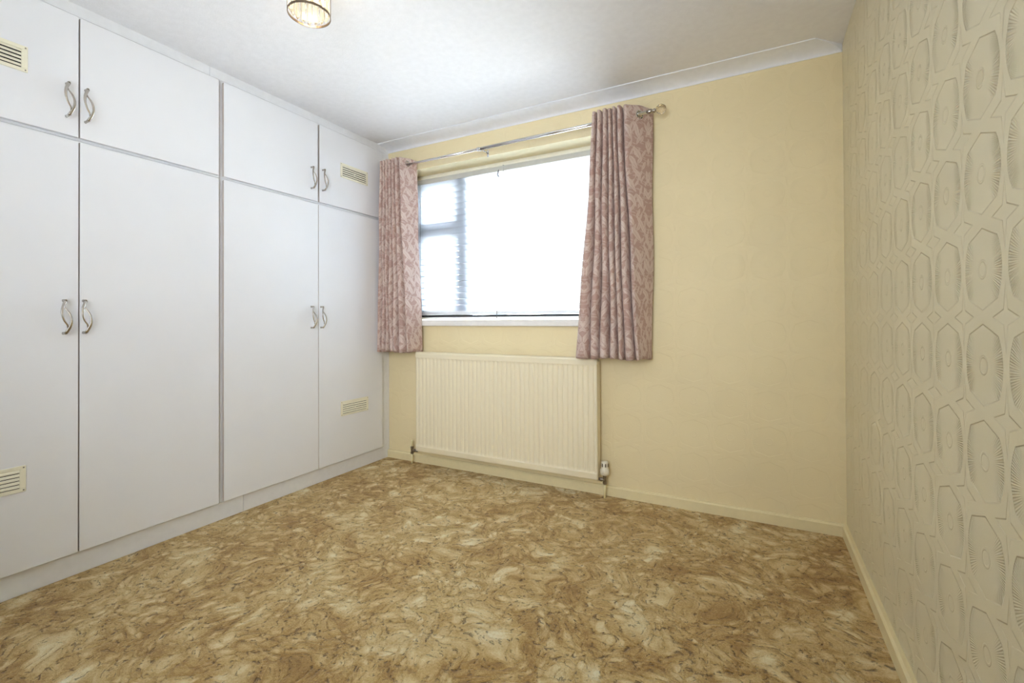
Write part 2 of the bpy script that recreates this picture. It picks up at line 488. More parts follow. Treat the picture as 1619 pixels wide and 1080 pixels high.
# skirting boards, bevelled top edge
def skirt_prof(t=0.0195, h=0.0585):
    return [(0, 0), (-t, 0), (-t, h - 0.008), (-t + 0.007, h), (0, h)]
bm = BM(); extrude_x(bm, skirt_prof(), -0.02, W, skew1=1.0)
struct('baseboard_back', bm, 'skirt', 'low cream skirting board under the window wall', 'skirting board')
bm = BM()
pr = skirt_prof()
a = [bm.verts.new((W + y, y, z)) for y, z in pr]; b2 = [bm.verts.new((W + y, YB, z)) for y, z in pr]
for k in range(5): bm.faces.new((a[k], a[(k + 1) % 5], b2[(k + 1) % 5], b2[k]))
bm.faces.new(a); bm.faces.new(b2[::-1])
struct('baseboard_right', bm, 'skirt', 'cream skirting board running along the foot of the right wall', 'skirting board')

# concave coving above the window wall, mitre-cut at its right end
bm = BM()
pr = [(0, H - 0.039), (-0.005, H - 0.039)]
for k in range(0, 11):
    t = k / 10 * PI / 2
    pr.append((-0.117 + 0.112 * math.cos(t) ** 1.0, H - 0.005 - 0.033 * (1 - math.sin(t))))
pr += [(-0.122, H - 0.005), (-0.122, H), (0, H)]
extrude_x(bm, pr, -0.02, W, skew1=1.0)
struct('trim_1', bm, 'coving', 'white concave coving above the window, cut off at the right corner', 'coving')

# ------------------------------------------------------------------ window
bm = BM()
box(bm, WX0 - 0.05, WX1 + 0.05, -0.03, RD, 1.0155, 1.0595, 0.006, seg=2)
struct('window_sill', bm, 'white_trim', 'white gloss window sill board projecting above the radiator', 'window sill')
# batten at head
win = bpy.data.objects.new('window_1', None); COL.objects.link(win); win.location = (WX0, RD, 1.06)
win['kind'] = 'structure'; win['label'] = 'white framed window with small top light behind the blind'; win['category'] = 'window'
FY0, FY1 = RD + 0.005, RD + 0.075
bm = BM()
box(bm, WX0, WX1, FY0, FY1, 1.0595, 1.084, 0.002)
box(bm, WX0, WX1, FY0, FY1, WZ1 - 0.065, WZ1, 0.002)
box(bm, WX0, WX0 + 0.05, FY0, FY1, 1.084, WZ1 - 0.065, 0.002)
box(bm, WX1 - 0.05, WX1, FY0, FY1, 1.084, WZ1 - 0.065, 0.002)
box(bm, 0.552, 0.622, FY0, FY1, 1.084, WZ1 - 0.065, 0.002)
make('window_frame', bm, 'upvc', win)
def sash(x0, x1, z0, z1, nm):
    bm = BM(); t = 0.045
    box(bm, x0, x1, FY0 + 0.012, FY1 - 0.004, z0, z0 + t, 0.002); box(bm, x0, x1, FY0 + 0.012, FY1 - 0.004, z1 - t, z1, 0.002)
    box(bm, x0, x0 + t, FY0 + 0.012, FY1 - 0.004, z0 + t, z1 - t, 0.002); box(bm, x1 - t, x1, FY0 + 0.012, FY1 - 0.004, z0 + t, z1 - t, 0.002)
    s = make(nm, bm, 'upvc', win)
    bm = BM(); box(bm, x0 + t - .006, x1 - t + .006, FY0 + 0.022, FY0 + 0.026, z0 + t - .006, z1 - t + .006)
    make('pane', bm, 'glass', s)
    return s
sash(WX0 + 0.052, 0.550, 1.094, 1.735, 'casement_sash')
sash(WX0 + 0.052, 0.550, 1.765, WZ1 - 0.067, 'top_light_sash')
bm = BM(); box(bm, WX0 + 0.05, 0.552, FY0, FY1, 1.737, 1.763, 0.002); make('transom', bm, 'upvc', win)
bm = BM(); box(bm, 0.620, WX1 - 0.048, FY0 + 0.022, FY0 + 0.026, 1.082, WZ1 - 0.063); make('pane', bm, 'glass', win)
bm = BM(); box(bm, WX0 + 0.001, WX1 - 0.001, FY0 - 0.012, FY0 + 0.02, 1.0820, 1.0960); make('gasket', bm, 'gasket', win)
# rounded batten fixed under the head of the reveal
bm = BM()
pr = [(0.148, WZ1 - 0.002)] + [(0.148 - 0.009 * math.sin(t * PI / 8), WZ1 - 0.006 - 0.030 * t / 8) for t in range(9)] + [(RD, WZ1 - 0.036), (RD, WZ1 - 0.002)]
extrude_x(bm, pr, WX0, WX1)
struct('trim_2', bm, 'batten', 'rounded cream batten along the top of the window recess', 'batten')

# ------------------------------------------------------------------ venetian blind
BX0, BX1, BY = WX0 + 0.012, WX1 - 0.012, 0.118
blind = thing('venetian_blind', 'white venetian blind with closed slats filling the window recess', 'blind', (BX0, BY, 1.09))
bm = BM(); box(bm, BX0, BX1, BY - 0.008, BY + 0.030, 2.112, 2.148, 0.002); make('headrail', bm, 'headrail', blind)
ZT, ZB_ = 2.092, 1.150
NS = 22
pitch = (ZT - ZB_) / (NS - 1)
tilt = math.radians(49)
def slat_mesh():
    bm = BM()
    n = 6; rows = []
    for i in range(n + 1):
        s = (i / n - 0.5) * 0.050
        crown = 0.0022 * (1 - (2 * i / n - 1) ** 2)
        rows.append((s, crown))
    L = BX1 - BX0
    vs = []
    for x in (0, L):
        col_ = []
        for s, c in rows:
            # room edge (negative y) raised
            y = s * math.cos(tilt) + c * math.sin(tilt); z = -s * math.sin(tilt) + c * math.cos(tilt)
            col_.append((x, y, z))
        vs.append(col_)
    A = [bm.verts.new(p) for p in vs[0]]; B = [bm.verts.new(p) for p in vs[1]]
    for i in range(n):
        f = bm.faces.new((A[i], A[i + 1], B[i + 1], B[i])); f.smooth = True
    bmesh.ops.solidify(bm, geom=list(bm.faces), thickness=0.0018)
    bmesh.ops.recalc_face_normals(bm, faces=bm.faces)
    me = bpy.data.meshes.new('slat'); bm.to_mesh(me); bm.free(); me.materials.append(M['slat'])
    return me
sm = slat_mesh()
for i in range(NS):
    o = bpy.data.objects.new('slat', sm); COL.objects.link(o); o.parent = blind
    o.location = (random.uniform(-.0015, .0015), 0.012, ZB_ + i * pitch - 1.09)
bm = BM(); box(bm, BX0, BX1, BY - 0.012, BY + 0.036, 1.0975, 1.122, 0.004, seg=2); make('bottom_rail', bm, 'upvc', blind)
for x in (0.200, 0.694, 1.62):
    for y in (BY - 0.0065, BY + 0.0305):
        bm = BM(); tube(bm, [(x, y, 1.12), (x, y, 2.115)], 0.0011, 6)
        make('ladder_cord', bm, 'cord', blind)
bm = BM()
tube(bm, [(0.902, BY - 0.022, 2.085), (0.900, BY - 0.034, 1.6), (0.899, BY - 0.036, 1.072)], 0.0022, 8)
wnd = make('tilt_wand', bm, 'wand', blind)
bm = BM()
tube(bm, [(0.902, BY - 0.004, 2.125), (0.902, BY - 0.016, 2.10), (0.902, BY - 0.022, 2.085), (0.906, BY - 0.020, 2.078), (0.914, BY - 0.022, 2.066)], [.004, .004, .003, .004, .003], 8)
make('wand_hook', bm, 'cord', blind)
bm = BM(); box(bm, 0.936, 0.944, BY - 0.011, BY - 0.006, 2.106, 2.150, 0.001); box(bm, 0.936, 0.944, BY - 0.011, BY + 0.03, 2.148, 2.152)
make('rail_clip', bm, 'headrail', blind)

# ------------------------------------------------------------------ curtains
def crom(P, per):
    out = []
    for i in range(len(P) - 1):
        p0 = P[max(i - 1, 0)]; p1 = P[i]; p2 = P[i + 1]; p3 = P[min(i + 2, len(P) - 1)]
        for k in range(per):
            t = k / per
            out.append(tuple(0.5 * ((2 * b) + (-a + c) * t + (2 * a - 5 * b + 4 * c - d) * t * t + (-a + 3 * b - 3 * c + d) * t ** 3) for a, b, c, d in zip(p0, p1, p2, p3)))
    out.append(tuple(P[-1])); return out

def fold_path(bnd, end, start_y=-0.05):
    P = []
    n = len(bnd) - 1
    for i in range(n):
        a, b = bnd[i], bnd[i + 1]; w = b - a
        P.append((a, -0.045 if i else start_y))
        P.append((a + 0.03 * w, -0.120))
        P.append((a + 0.22 * w, -0.161))
        P.append((a + 0.50 * w, -0.170))
        P.append((a + 0.79 * w, -0.161))
        P.append((a + 0.97 * w, -0.120))
    a = bnd[-1]
    P.append((a, -0.050)); P.append((a + 0.004, -0.125)); P.append((a + 0.012, -0.158)); P.append((a + 0.026, -0.170))
    r = (a + 0.026, -0.170)
    for t in (0.18, 0.4, 0.6, 0.8):
        P.append((r[0] + (end - r[0]) * t, r[1] + (-0.03 - r[1]) * t - 0.010 * math.sin(PI * t)))
    P.append((end, -0.030))
    return P

PZ = 2.213   # pole height
def make_curtain(name, label, bt, et, bb, eb, zt, zb, hole, pole_r, seed):
    rnd = random.Random(seed)
    root = thing(name, label, 'curtain', ((bt[0] + et) / 2, -0.10, zb), 'damask curtains on the pole')
    top = crom(fold_path(bt, et), 5); bot = crom(fold_path(bb, eb), 5)
    # resample the last flap finer: keep same counts
    nc = len(top)
    zs = []
    z = zt
    while z > PZ - 0.05: zs.append(z); z -= 0.006
    nrow = 46
    for k in range(nrow + 1): zs.append(PZ - 0.05 - (PZ - 0.05 - zb) * k / nrow)
    bm = BM(); uvl = bm.loops.layers.uv.new('UVMap')
    # arc length along the top
    s = [0.0]
    for p, q in zip(top, top[1:]): s.append(s[-1] + math.hypot(p[0] - q[0], p[1] - q[1]))
    ph = [rnd.uniform(0, 6.28) for _ in range(3)]
    g = []
    for z in zs:
        t = (zt - z) / (zt - zb)
        tt = t ** 1.15
        row = []
        for j in range(nc):
            x = top[j][0] * (1 - tt) + bot[j][0] * tt; y = top[j][1] * (1 - tt) + bot[j][1] * tt
            wob = 0.0035 * math.sin(z * 7 + ph[0] + s[j] * 5) * min(1, t * 3)
            x += wob; y = min(y + 0.004 * math.sin(z * 9 + ph[1] + s[j] * 9) * min(1, t * 3), -0.026)
            zz = z
            if z == zs[-1]: zz += 0.004 * math.sin(s[j] * 30)
            if t < 0.02: zz += 0.003 * math.sin(s[j] * 40)
            row.append(bm.verts.new((x, y, zz)))
        g.append(row)
    for i in range(len(zs) - 1):
        for j in range(nc - 1):
            cx = (g[i][j].co.x + g[i][j + 1].co.x) / 2; cy = (g[i][j].co.y + g[i][j + 1].co.y) / 2; cz = (zs[i] + zs[i + 1]) / 2
            if j > nc * 0.8 and math.dist((cx, cy, cz), hole) < 0.0205: continue
            f = bm.faces.new((g[i][j], g[i + 1][j], g[i + 1][j + 1], g[i][j + 1])); f.smooth = True
            for lp, (ii, jj) in zip(f.loops, ((i, j), (i + 1, j), (i + 1, j + 1), (i, j + 1))):
                lp[uvl].uv = (s[jj], zs[ii])
    bmesh.ops.remove_doubles(bm, verts=[v for v in bm.verts if not v.link_faces], dist=0.0)
    for v in [v for v in bm.verts if not v.link_faces]: bm.verts.remove(v)
    o = make('cloth', bm, 'curtain', root)
    md = o.modifiers.new('thickness', 'SOLIDIFY'); md.thickness = 0.0016; md.offset = 0
    # hem line: a narrow stitched fold
    # eyelets: the visible one on the end flap, the others on the folds' flanks along the pole
    def eyelet(c, nrm):
        bm = BM(); nrm = Vector(nrm).normalized(); a = Vector((0, 0, 1)); b_ = nrm.cross(a).normalized()
        N = 28; prof = [(0.0185, -0.0022), (0.0185, 0.0022), (0.0205, 0.0040), (0.0255, 0.0040), (0.0285, 0.0016), (0.0285, -0.0016), (0.0255, -0.0040), (0.0205, -0.0040)]
        R_ = []
        for k in range(N):
            t = 2 * PI * k / N; d = a * math.cos(t) + b_ * math.sin(t)
            R_.append([bm.verts.new(Vector(c) + d * r + nrm * h) for r, h in prof])
        for k in range(N):
            for q in range(8):
                f = bm.faces.new((R_[k][q], R_[k][(q + 1) % 8], R_[(k + 1) % N][(q + 1) % 8], R_[(k + 1) % N][q])); f.smooth = True
        make('eyelet', bm, 'chrome', root)
    e0 = (hole[0] - 0.02, hole[1]); r = (bt[-1] + 0.026, -0.170)
    dirv = Vector((et - r[0], 0.14, 0))
    eyelet(hole, (dirv.y, -dirv.x, 0))
    return root

bt_r = [1.6747, 1.7028, 1.7352, 1.7676, 1.7926, 1.8181, 1.8489]; bb_r = [1.5516, 1.6458, 1.7097, 1.7681, 1.8156, 1.8516, 1.9108]
bt_l = [0.0394, 0.0688, 0.0936, 0.1244, 0.1531, 0.1834, 0.2135]; bb_l = [0.0025, 0.0515, 0.0899, 0.1213, 0.1651, 0.2114, 0.2835]
make_curtain('eyelet_curtain', 'mauve damask eyelet curtain gathered at the right of the window', bt_r, 1.998, bb_r, 1.986, 2.262, 0.832, (1.9365, -0.1055, PZ), 0.011, 3)
make_curtain('eyelet_curtain', 'mauve damask eyelet curtain gathered beside the wardrobe', bt_l, 0.282, bb_l, 0.334, 2.243, 0.827, (0.2575, -0.1085, PZ - 0.010), 0.009, 5)

# ------------------------------------------------------------------ curtain pole
pole = thing('curtain_pole', 'telescopic chrome curtain pole with glass ball finial over the window', 'curtain pole', (1.0, -0.10, PZ))
bm = BM(); tube(bm, [(0.012, -0.10, 2.200), (0.90, -0.10, 2.2085)], 0.0080, 16); make('thin_tube', bm, 'chrome', pole)
bm = BM(); tube(bm, [(0.86, -0.10, 2.2082), (2.005, -0.10, 2.2215)], 0.0100, 16); make('thick_tube', bm, 'chrome', pole)
bm = BM(); lathe(bm, [(0.0122, 0), (0.0128, 0.004), (0.0128, 0.016), (0.0122, 0.020)], (0.855, -0.10, 2.2082), 'x'); make('joint_collar', bm, 'chrome', pole)
bm = BM(); lathe(bm, [(0.0125, -0.018), (0.0135, -0.014), (0.0135, 0.004), (0.009, 0.008), (0.009, 0.014), (0.012, 0.017), (0.012, 0.022), (0.006, 0.026), (0.006, 0.032)], (2.000, -0.10, 2.2216), 'x')
make('finial_collar', bm, 'nickel', pole)
bm = BM(); bmesh.ops.create_icosphere(bm, subdivisions=2, radius=0.0285, matrix=Matrix.Translation((2.054, -0.10, 2.2222)))
make('glass_ball', bm, 'crystal', pole)
for x, r, z in ((0.035, 0.008, 2.2003), (0.882, 0.0100, 2.2084), (1.930, 0.0100, 2.2206)):
    bm = BM()
    box(bm, x - 0.0065, x + 0.0065, -0.003, -0.0003, z - 0.026, z + 0.022, 0.001)
    tube(bm, [(x, -0.002, z), (x, -0.086, z)], 0.0045, 10)
    tube(bm, [(x, -0.100 + 0.0145 * math.cos(t), z + 0.0145 * math.sin(t)) for t in [PI * (0.9 + 1.2 * k / 12) for k in range(13)]], (0.004, 0.0022), 8, up=(1, 0, 0))
    for zz in (-0.019, 0.016): lathe(bm, [(0.0026, -0.003), (0.0022, -0.0046)], (x, 0, z + zz), 'y', 8)
    make('bracket', bm, 'chrome', pole)

# ------------------------------------------------------------------ fitted wardrobes
G1, G2, G3, G4 = -1.876, -1.2906, -0.6741, -0.0944
ZUB, ZDT, ZLB, ZLT = 1.832, 2.337, 0.0983, 1.813

def handle_mesh():
    bm = BM()
    def curve(sgn):
        pts, rad = [], []
        n = 18
        for i in range(n + 1):
            t = i / n
            zz = sgn * (0.067 - 0.112 * t)
            yy = -sgn * (0.0145 * math.sin(PI * min(1, t * 1.12)) - 0.006 * max(0, (t - 0.75)) * 4)
            out = 0.020 + 0.016 * math.sin(PI * (t * 0.80 + 0.08))
            pts.append((out, yy, zz)); w = 0.0062 * (1 - t) + 0.0026 * t
            rad.append((0.0030 * (1 - t) + 0.0022 * t, w))
        tube(bm, pts, rad, 10, up=(1, 0, 0))
    curve(1); curve(-1)
    for sgn in (1, -1):
        tube(bm, [(0.0, 0, sgn * 0.067), (0.006, 0, sgn * 0.067), (0.024, 0, sgn * 0.067), (0.0265, 0, sgn * 0.0665)], [(0.0062, 0.0050), (0.0052, 0.0042), (0.0052, 0.0048), (0.0035, 0.0035)], 12, up=(0, 0, 1))
    bmesh.ops.recalc_face_normals(bm, faces=bm.faces)
    me = bpy.data.meshes.new('handle'); bm.to_mesh(me); bm.free(); me.materials.append(M['nickel'])
    return me
HM = handle_mesh()

def vent_mesh():
    """origin at plate centre, front faces +x; 0.252 wide, 0.100 high"""
    bm = BM(); w, h = 0.126, 0.050; iw, ih = 0.108, 0.036
    box(bm, 0, 0.004, -w, w, ih, h, 0.001); box(bm, 0, 0.004, -w, w, -h, -ih, 0.001)
    box(bm, 0, 0.004, -w, -iw, -ih, ih, 0.001); box(bm, 0, 0.004, iw, w, -ih, ih, 0.001)
    box(bm, 0.0002, 0.0008, -iw, iw, -ih, ih, mi=1)
    n = 5; p = 2 * ih / n
    for k in range(n):
        z0 = -ih + k * p
        vs = [(0.0012, z0 + p * 0.98), (0.0050, z0 + p * 0.62), (0.0050, z0 + p * 0.22), (0.0038, z0 + p * 0.24), (0.0034, z0 + p * 0.58), (0.0008, z0 + p * 0.90)]
        A = [bm.verts.new((x, -iw, z)) for x, z in vs]; B = [bm.verts.new((x, iw, z)) for x, z in vs]
        for q in range(6): bm.faces.new((A[q], A[(q + 1) % 6], B[(q + 1) % 6], B[q]))
        bm.faces.new(A); bm.faces.new(B[::-1])
    lathe(bm, [(0.007, 0.001), (0.007, 0.006), (0.005, 0.0068)], (0, 0, 0), 'x', 12)
    for sy in (-1, 1):
        for sz in (-1, 1):
            lathe(bm, [(0.0026, 0.003), (0.0026, 0.0048), (0.001, 0.0052)], (0, sy * 0.119, sz * 0.043), 'x', 8, mi=2)
    bmesh.ops.recalc_face_normals(bm, faces=bm.faces)
    me = bpy.data.meshes.new('vent_grille'); bm.to_mesh(me); bm.free()
    for q in ('vent', 'black', 'darkmetal'): me.materials.append(M[q])
    return me
VM = vent_mesh()

def add_door(root, y0, y1, z0, z1, hy, hz, vent=None, lean=0.0):
    bm = BM()
    vs = box(bm, -0.016, 0.0, y0, y1, z0, z1, 0.0012)
    o = make('door', bm, ['door_white', 'edge'], root)
    for p in o.data.polygons:
        if abs(p.normal.y) > 0.9: p.material_index = 1
    if lean: o.rotation_euler = (0, 0, lean)
    hd = bpy.data.objects.new('handle', HM); COL.objects.link(hd); hd.parent = o
    hd.location = Vector((0.0, hy, hz)) - world_loc(o)
    if vent:
        vd = bpy.data.objects.new('vent_grille', VM); COL.objects.link(vd); vd.parent = o
        vd.location = Vector((0.0, vent[0], vent[1])) - world_loc(o)
    return o

def carcass(root, y0, y1, z0, z1, mid):
    t = 0.018; x1 = -0.020
    bm = BM(); box(bm, XL + 0.01, x1, y0, y0 + t, z0, z1, 0.0008); make('side_panel', bm, 'frame_white', root)
    bm = BM(); box(bm, XL + 0.01, x1, y1 - t, y1, z0, z1, 0.0008); make('side_panel', bm, 'frame_white', root)
    bm = BM(); box(bm, XL + 0.01, x1, y0 + t, y1 - t, z1 - t, z1); make('top_panel', bm, 'frame_white', root)
    bm = BM(); box(bm, XL + 0.01, x1, y0 + t, y1 - t, z0, z0 + t); make('base_panel', bm, 'frame_white', root)
    bm = BM(); box(bm, XL + 0.003, XL + 0.009, y0, y1, z0, z1); make('back_panel', bm, 'dark', root)

YL = -2.462
specs = [
 ('wardrobe', 'tall fitted white wardrobe, left pair of doors with a vent at the lower left', YL, G2, ZLB - 0.006, ZLT + 0.008, ZLB, ZLT,
   [(YL + 0.004, G1 - 0.0022, -1.926, 1.079, (-2.161, 0.455)), (G1 + 0.0022, G2 - 0.014, -1.862, 1.080, None)]),
 ('wardrobe', 'tall fitted white wardrobe next to the window wall, with a vent in its right door', G2, -0.078, ZLB - 0.006, ZLT + 0.008, ZLB, ZLT,
   [(G2 + 0.012, G3 - 0.0020, -0.731, 1.081, None), (G3 + 0.0020, G4, -0.657, 1.081, (-0.370, 0.455))]),
 ('top_cupboard', 'white overhead cupboard above the left wardrobe, vent in its left door', YL, G2, ZUB - 0.009, ZDT + 0.012, ZUB, ZDT,
   [(YL + 0.004, G1 - 0.0025, -1.917, 1.974, (-2.159, 2.080)), (G1 + 0.0025, G2 - 0.014, -1.856, 1.972, None)]),
 ('top_cupboard', 'white overhead cupboard nearest the window, vent in its right door', G2, -0.078, ZUB - 0.009, ZDT + 0.012, ZUB, ZDT,
   [(G2 + 0.012, G3 - 0.0030, -0.729, 1.973, None), (G3 + 0.0085, G4, -0.641, 1.980, (-0.3690, 2.092))]),
]
for nm, lab, y0, y1, cz0, cz1, dz0, dz1, doors in specs:
    t = thing(nm, lab, 'wardrobe' if nm == 'wardrobe' else 'cupboard', (-0.3, (y0 + y1) / 2, cz0))
    carcass(t, y0 + 0.0005, y1 - 0.0005, cz0, cz1, doors[0][1])
    for d in doors: add_door(t, d[0], d[1], dz0, dz1, d[2], d[3], d[4])
# plinth boards, fascia above the doors, corner filler
def trim(n, label, cat, *b, mat='frame_white', bev=0.001):
    bm = BM(); box(bm, *b, bev); return struct(n, bm, mat, label, cat)
trim('trim_3', 'white plinth board under the left wardrobe', 'plinth', -0.040, -0.020, YB + .6, -1.1615, 0.0, ZLB - 0.007)
trim('trim_4', 'white plinth board under the right wardrobe', 'plinth', -0.040, -0.020, -1.1600, -0.0005, 0.0, ZLB - 0.007)
trim('trim_5', 'white fascia above the left overhead cupboard doors', 'fascia', -0.040, -0.020, YB + .6, -1.3400, ZDT + 0.013, H)
trim('trim_6', 'white fascia above the right overhead cupboard doors', 'fascia', -0.040, -0.020, -1.3385, -0.001, ZDT + 0.013, H)
trim('trim_7', 'narrow white filler strip between wardrobe and window wall', 'filler strip', -0.040, -0.0195, -0.077, -0.0005, ZLB - 0.006, ZDT + 0.012)
# rest of the run beyond the left edge of the frame
trim('trim_8', 'white end panel of the wardrobe run beside the camera', 'end panel', XL, -0.0195, -3.05, YL - 0.001, ZLB - 0.006, ZDT + 0.012)
trim('trim_9', 'white rail between the wardrobe doors and overhead cupboard doors', 'rail', -0.032, -0.0215, YL, -0.078, ZLT + 0.0085, ZUB - 0.0095, bev=0.0)

# ------------------------------------------------------------------ radiator
rad = thing('radiator', 'cream ribbed panel radiator on the wall below the window', 'radiator', (1.0, -0.10, 0.11))
RX0, RX1, RZ0, RZ1 = 0.3218, 1.6794, 0.1103, 0.8200
bm = BM()
N = 41; pw = (RX1 - RX0 - 0.008) / N
cols = [(RX0, 0.012), (RX0 + 0.004, 0.0)]
for k in range(N):
    x = RX0 + 0.004 + k * pw
    cols += [(x + 0.34 * pw, -0.0003), (x + 0.41 * pw, 0.0030), (x + 0.47 * pw, 0.0058), (x + 0.53 * pw, 0.0058), (x + 0.59 * pw, 0.0030), (x + 0.66 * pw, -0.0003)]
cols += [(RX1 - 0.004, 0.0), (RX1, 0.012)]
rows = [(RZ0, 0.012, 0), (RZ0 + 0.004, 0.002, 0), (RZ0 + 0.036, -0.001, 0), (RZ0 + 0.041, 0.0012, 0.15), (RZ0 + 0.050, 0.003, 0.8), (RZ0 + 0.060, 0.003, 1), (RZ1 - 0.052, 0.003, 1), (RZ1 - 0.042, 0.003, 0.8), (RZ1 - 0.034, 0.001, 0.1), (RZ1 - 0.030, 0.0, 0), (RZ1 - 0.004, 0.001, 0), (RZ1, 0.008, 0)]
g = [[bm.verts.new((x, -0.100 + yb + (d if d > 0.006 else d * gf), z)) for x, d in cols] for z, yb, gf in rows]
for i in range(len(rows) - 1):
    for j in range(len(cols) - 1):
        f = bm.faces.new((g[i][j], g[i][j + 1], g[i + 1][j + 1], g[i + 1][j])); f.smooth = (2 < i < 9)
make('front_panel', bm, 'rad', rad).modifiers.new('thickness', 'SOLIDIFY').thickness = -0.0015
bm = BM(); box(bm, RX0 + 0.004, RX1 - 0.004, -0.050, -0.040, RZ0 + 0.004, RZ1 - 0.004, 0.003); make('rear_panel', bm, 'rad', rad)
bm = BM()
for k in range(60):
    x = RX0 + 0.03 + k * (RX1 - RX0 - 0.06) / 59
    box(bm, x, x + 0.0012, -0.084, -0.051, RZ0 + 0.06, RZ1 - 0.06)
make('convector_fins', bm, 'rad', rad)['kind'] = 'stuff'
bm = BM()
pr = [(-0.1015, RZ1 - 0.028), (-0.1020, RZ1 - 0.004), (-0.098, RZ1 + 0.004), (-0.090, RZ1 + 0.008), (-0.046, RZ1 + 0.008), (-0.039, RZ1 + 0.003), (-0.038, RZ1 - 0.012), (-0.040, RZ1 - 0.012), (-0.044, RZ1 + 0.002), (-0.094, RZ1 + 0.002), (-0.0995, RZ1 - 0.004), (-0.0995, RZ1 - 0.028)]
extrude_x(bm, pr, RX0 + 0.001, RX1 - 0.001); make('top_cover', bm, 'rad', rad)
for x in (RX0, RX1 - 0.0015):
    bm = BM(); box(bm, x, x + 0.0015, -0.088, -0.042, RZ0 + 0.028, RZ1 - 0.012, 0.0005); make('side_cover', bm, 'rad', rad)
for x in (RX0 + 0.16, RX1 - 0.16):
    bm = BM(); box(bm, x, x + 0.03, -0.040, -0.001, RZ0 + 0.05, RZ0 + 0.58, 0.002); make('wall_bracket', bm, 'rad', rad)

def valve_body(bm, x, z, sx):
    lathe(bm, [(0.0095, -0.026), (0.0125, -0.024), (0.0125, -0.012), (0.0095, -0.010), (0.0105, 0.006), (0.0105, 0.014), (0.0120, 0.016), (0.0120, 0.028), (0.0095, 0.030)], (x, -0.06, z), 'z', 12, smooth=False)
    # tail towards the radiator
    lathe(bm, [(0.0075, 0.004), (0.0080, 0.014), (0.0120, 0.015), (0.0120, 0.027), (0.0085, 0.029), (0.0085, 0.050)] if sx > 0 else [(0.0085, -0.050), (0.0085, -0.029), (0.0120, -0.027), (0.0120, -0.015), (0.0080, -0.014), (0.0075, -0.004)], (x, -0.06, z), 'x', 6, smooth=False)
v = thing('radiator_valve', 'lockshield valve with cream cap at the left foot of the radiator', 'valve', (0.2555, -0.06, 0.0))
bm = BM(); valve_body(bm, 0.2735 - 0.018, 0.098, 1); make('valve_body', bm, 'darkmetal', v)
bm = BM(); lathe(bm, [(0.0085, 0), (0.0088, 0.040), (0.0075, 0.050), (0.0030, 0.051)], (0.2555, -0.06, 0.122), 'z', 14); make('valve_cap', bm, 'pipe', v)
bm = BM(); tube(bm, [(0.2555, -0.06, 0.001), (0.2555, -0.06, 0.074)], 0.0076, 14); make('pipe', bm, 'pipe', v)
v = thing('radiator_valve', 'thermostatic valve with white ribbed head right of the radiator', 'valve', (1.711, -0.06, 0.0))
bm = BM(); valve_body(bm, 1.711, 0.107, -1); make('valve_body', bm, 'darkmetal', v)
bm = BM(); lathe(bm, [(0.020, 0.0), (0.0250, 0.003), (0.0255, 0.034), (0.0215, 0.040), (0.0210, 0.044), (0.0210, 0.074), (0.0190, 0.080), (0.010, 0.082)], (1.711, -0.06, 0.137), 'z', 28)
hd = make('thermostat_head', bm, 'plastic', v)
bm = BM()
for k in range(7):
    t = 2 * PI * k / 7 - 1.95
    c = Vector((1.711 + 0.0195 * math.cos(t), -0.06 + 0.0195 * math.sin(t), 0.197)); tn = Vector((-math.sin(t), math.cos(t), 0)); nn = Vector((math.cos(t), math.sin(t), 0))
    vs = [bm.verts.new(c + tn * a * 0.0042 + Vector((0, 0, 1)) * b_ * 0.0095 + nn * d) for a in (-1, 1) for b_ in (-1, 1) for d in (0.0, 0.0028)]
    for q in ((0, 1, 3, 2), (4, 6, 7, 5), (0, 4, 5, 1), (2, 3, 7, 6), (0, 2, 6, 4), (1, 5, 7, 3)): bm.faces.new([vs[i] for i in q])
make('head_slots', bm, 'dark', hd)
bm = BM()
for k in range(20):
    t = 2 * PI * k / 20
    tube(bm, [(1.711 + 0.0252 * math.cos(t), -0.06 + 0.0252 * math.sin(t), z) for z in (0.142, 0.168)], 0.0016, 6)
make('grip_ribs', bm, 'plastic', hd)
bm = BM(); tube(bm, [(1.711, -0.06, 0.001), (1.711, -0.06, 0.083)], 0.0076, 14); make('pipe', bm, 'pipe', v)

# ------------------------------------------------------------------ ceiling light
LX, LY, LZ, LR = 0.975, -1.522, 2.250, 0.079
lamp = thing('ceiling_light', 'lit round ceiling light with hanging crystal prisms in a metal ring', 'ceiling light', (LX, LY, H))
bm = BM(); lathe(bm, [(0.060, 0.0), (0.060, -0.010), (0.054, -0.022), (0.012, -0.024), (0.010, -0.040)], (LX, LY, H), 'z', 32); make('ceiling_plate', bm, 'chrome', lamp)
def hoop(z, r, h, t, nm):
    bm = BM(); n = 48; pr = [(r - t, 0), (r, 0), (r, h), (r - t, h)]; R_ = []
    for k in range(n):
        a = 2 * PI * k / n; R_.append([bm.verts.new((LX + q * math.cos(a), LY + q * math.sin(a), z + hh)) for q, hh in pr])
    for k in range(n):
        for q in range(4):
            f = bm.faces.new((R_[k][q], R_[k][(q + 1) % 4], R_[(k + 1) % n][(q + 1) % 4], R_[(k + 1) % n][q]))
    make(nm, bm, 'bronze', lamp)
hoop(LZ, LR, 0.008, 0.003, 'lower_ring'); hoop(H - 0.042, LR, 0.010, 0.004, 'upper_ring')
bm = BM()
for k in range(4):
    a = PI / 4 + k * PI / 2
    tube(bm, [(LX, LY, H - 0.034), (LX + (LR - 0.002) * math.cos(a), LY + (LR - 0.002) * math.sin(a), H - 0.036)], 0.0025, 8)
    tube(bm, [(LX + (LR - 0.001) * math.cos(a + .17), LY + (LR - 0.001) * math.sin(a + .17), H - 0.038), (LX + (LR - 0.001) * math.cos(a + .17), LY + (LR - 0.001) * math.sin(a + .17), LZ + 0.004)], 0.0012, 6)
make('support_arms', bm, 'bronze', lamp)
NP = 18
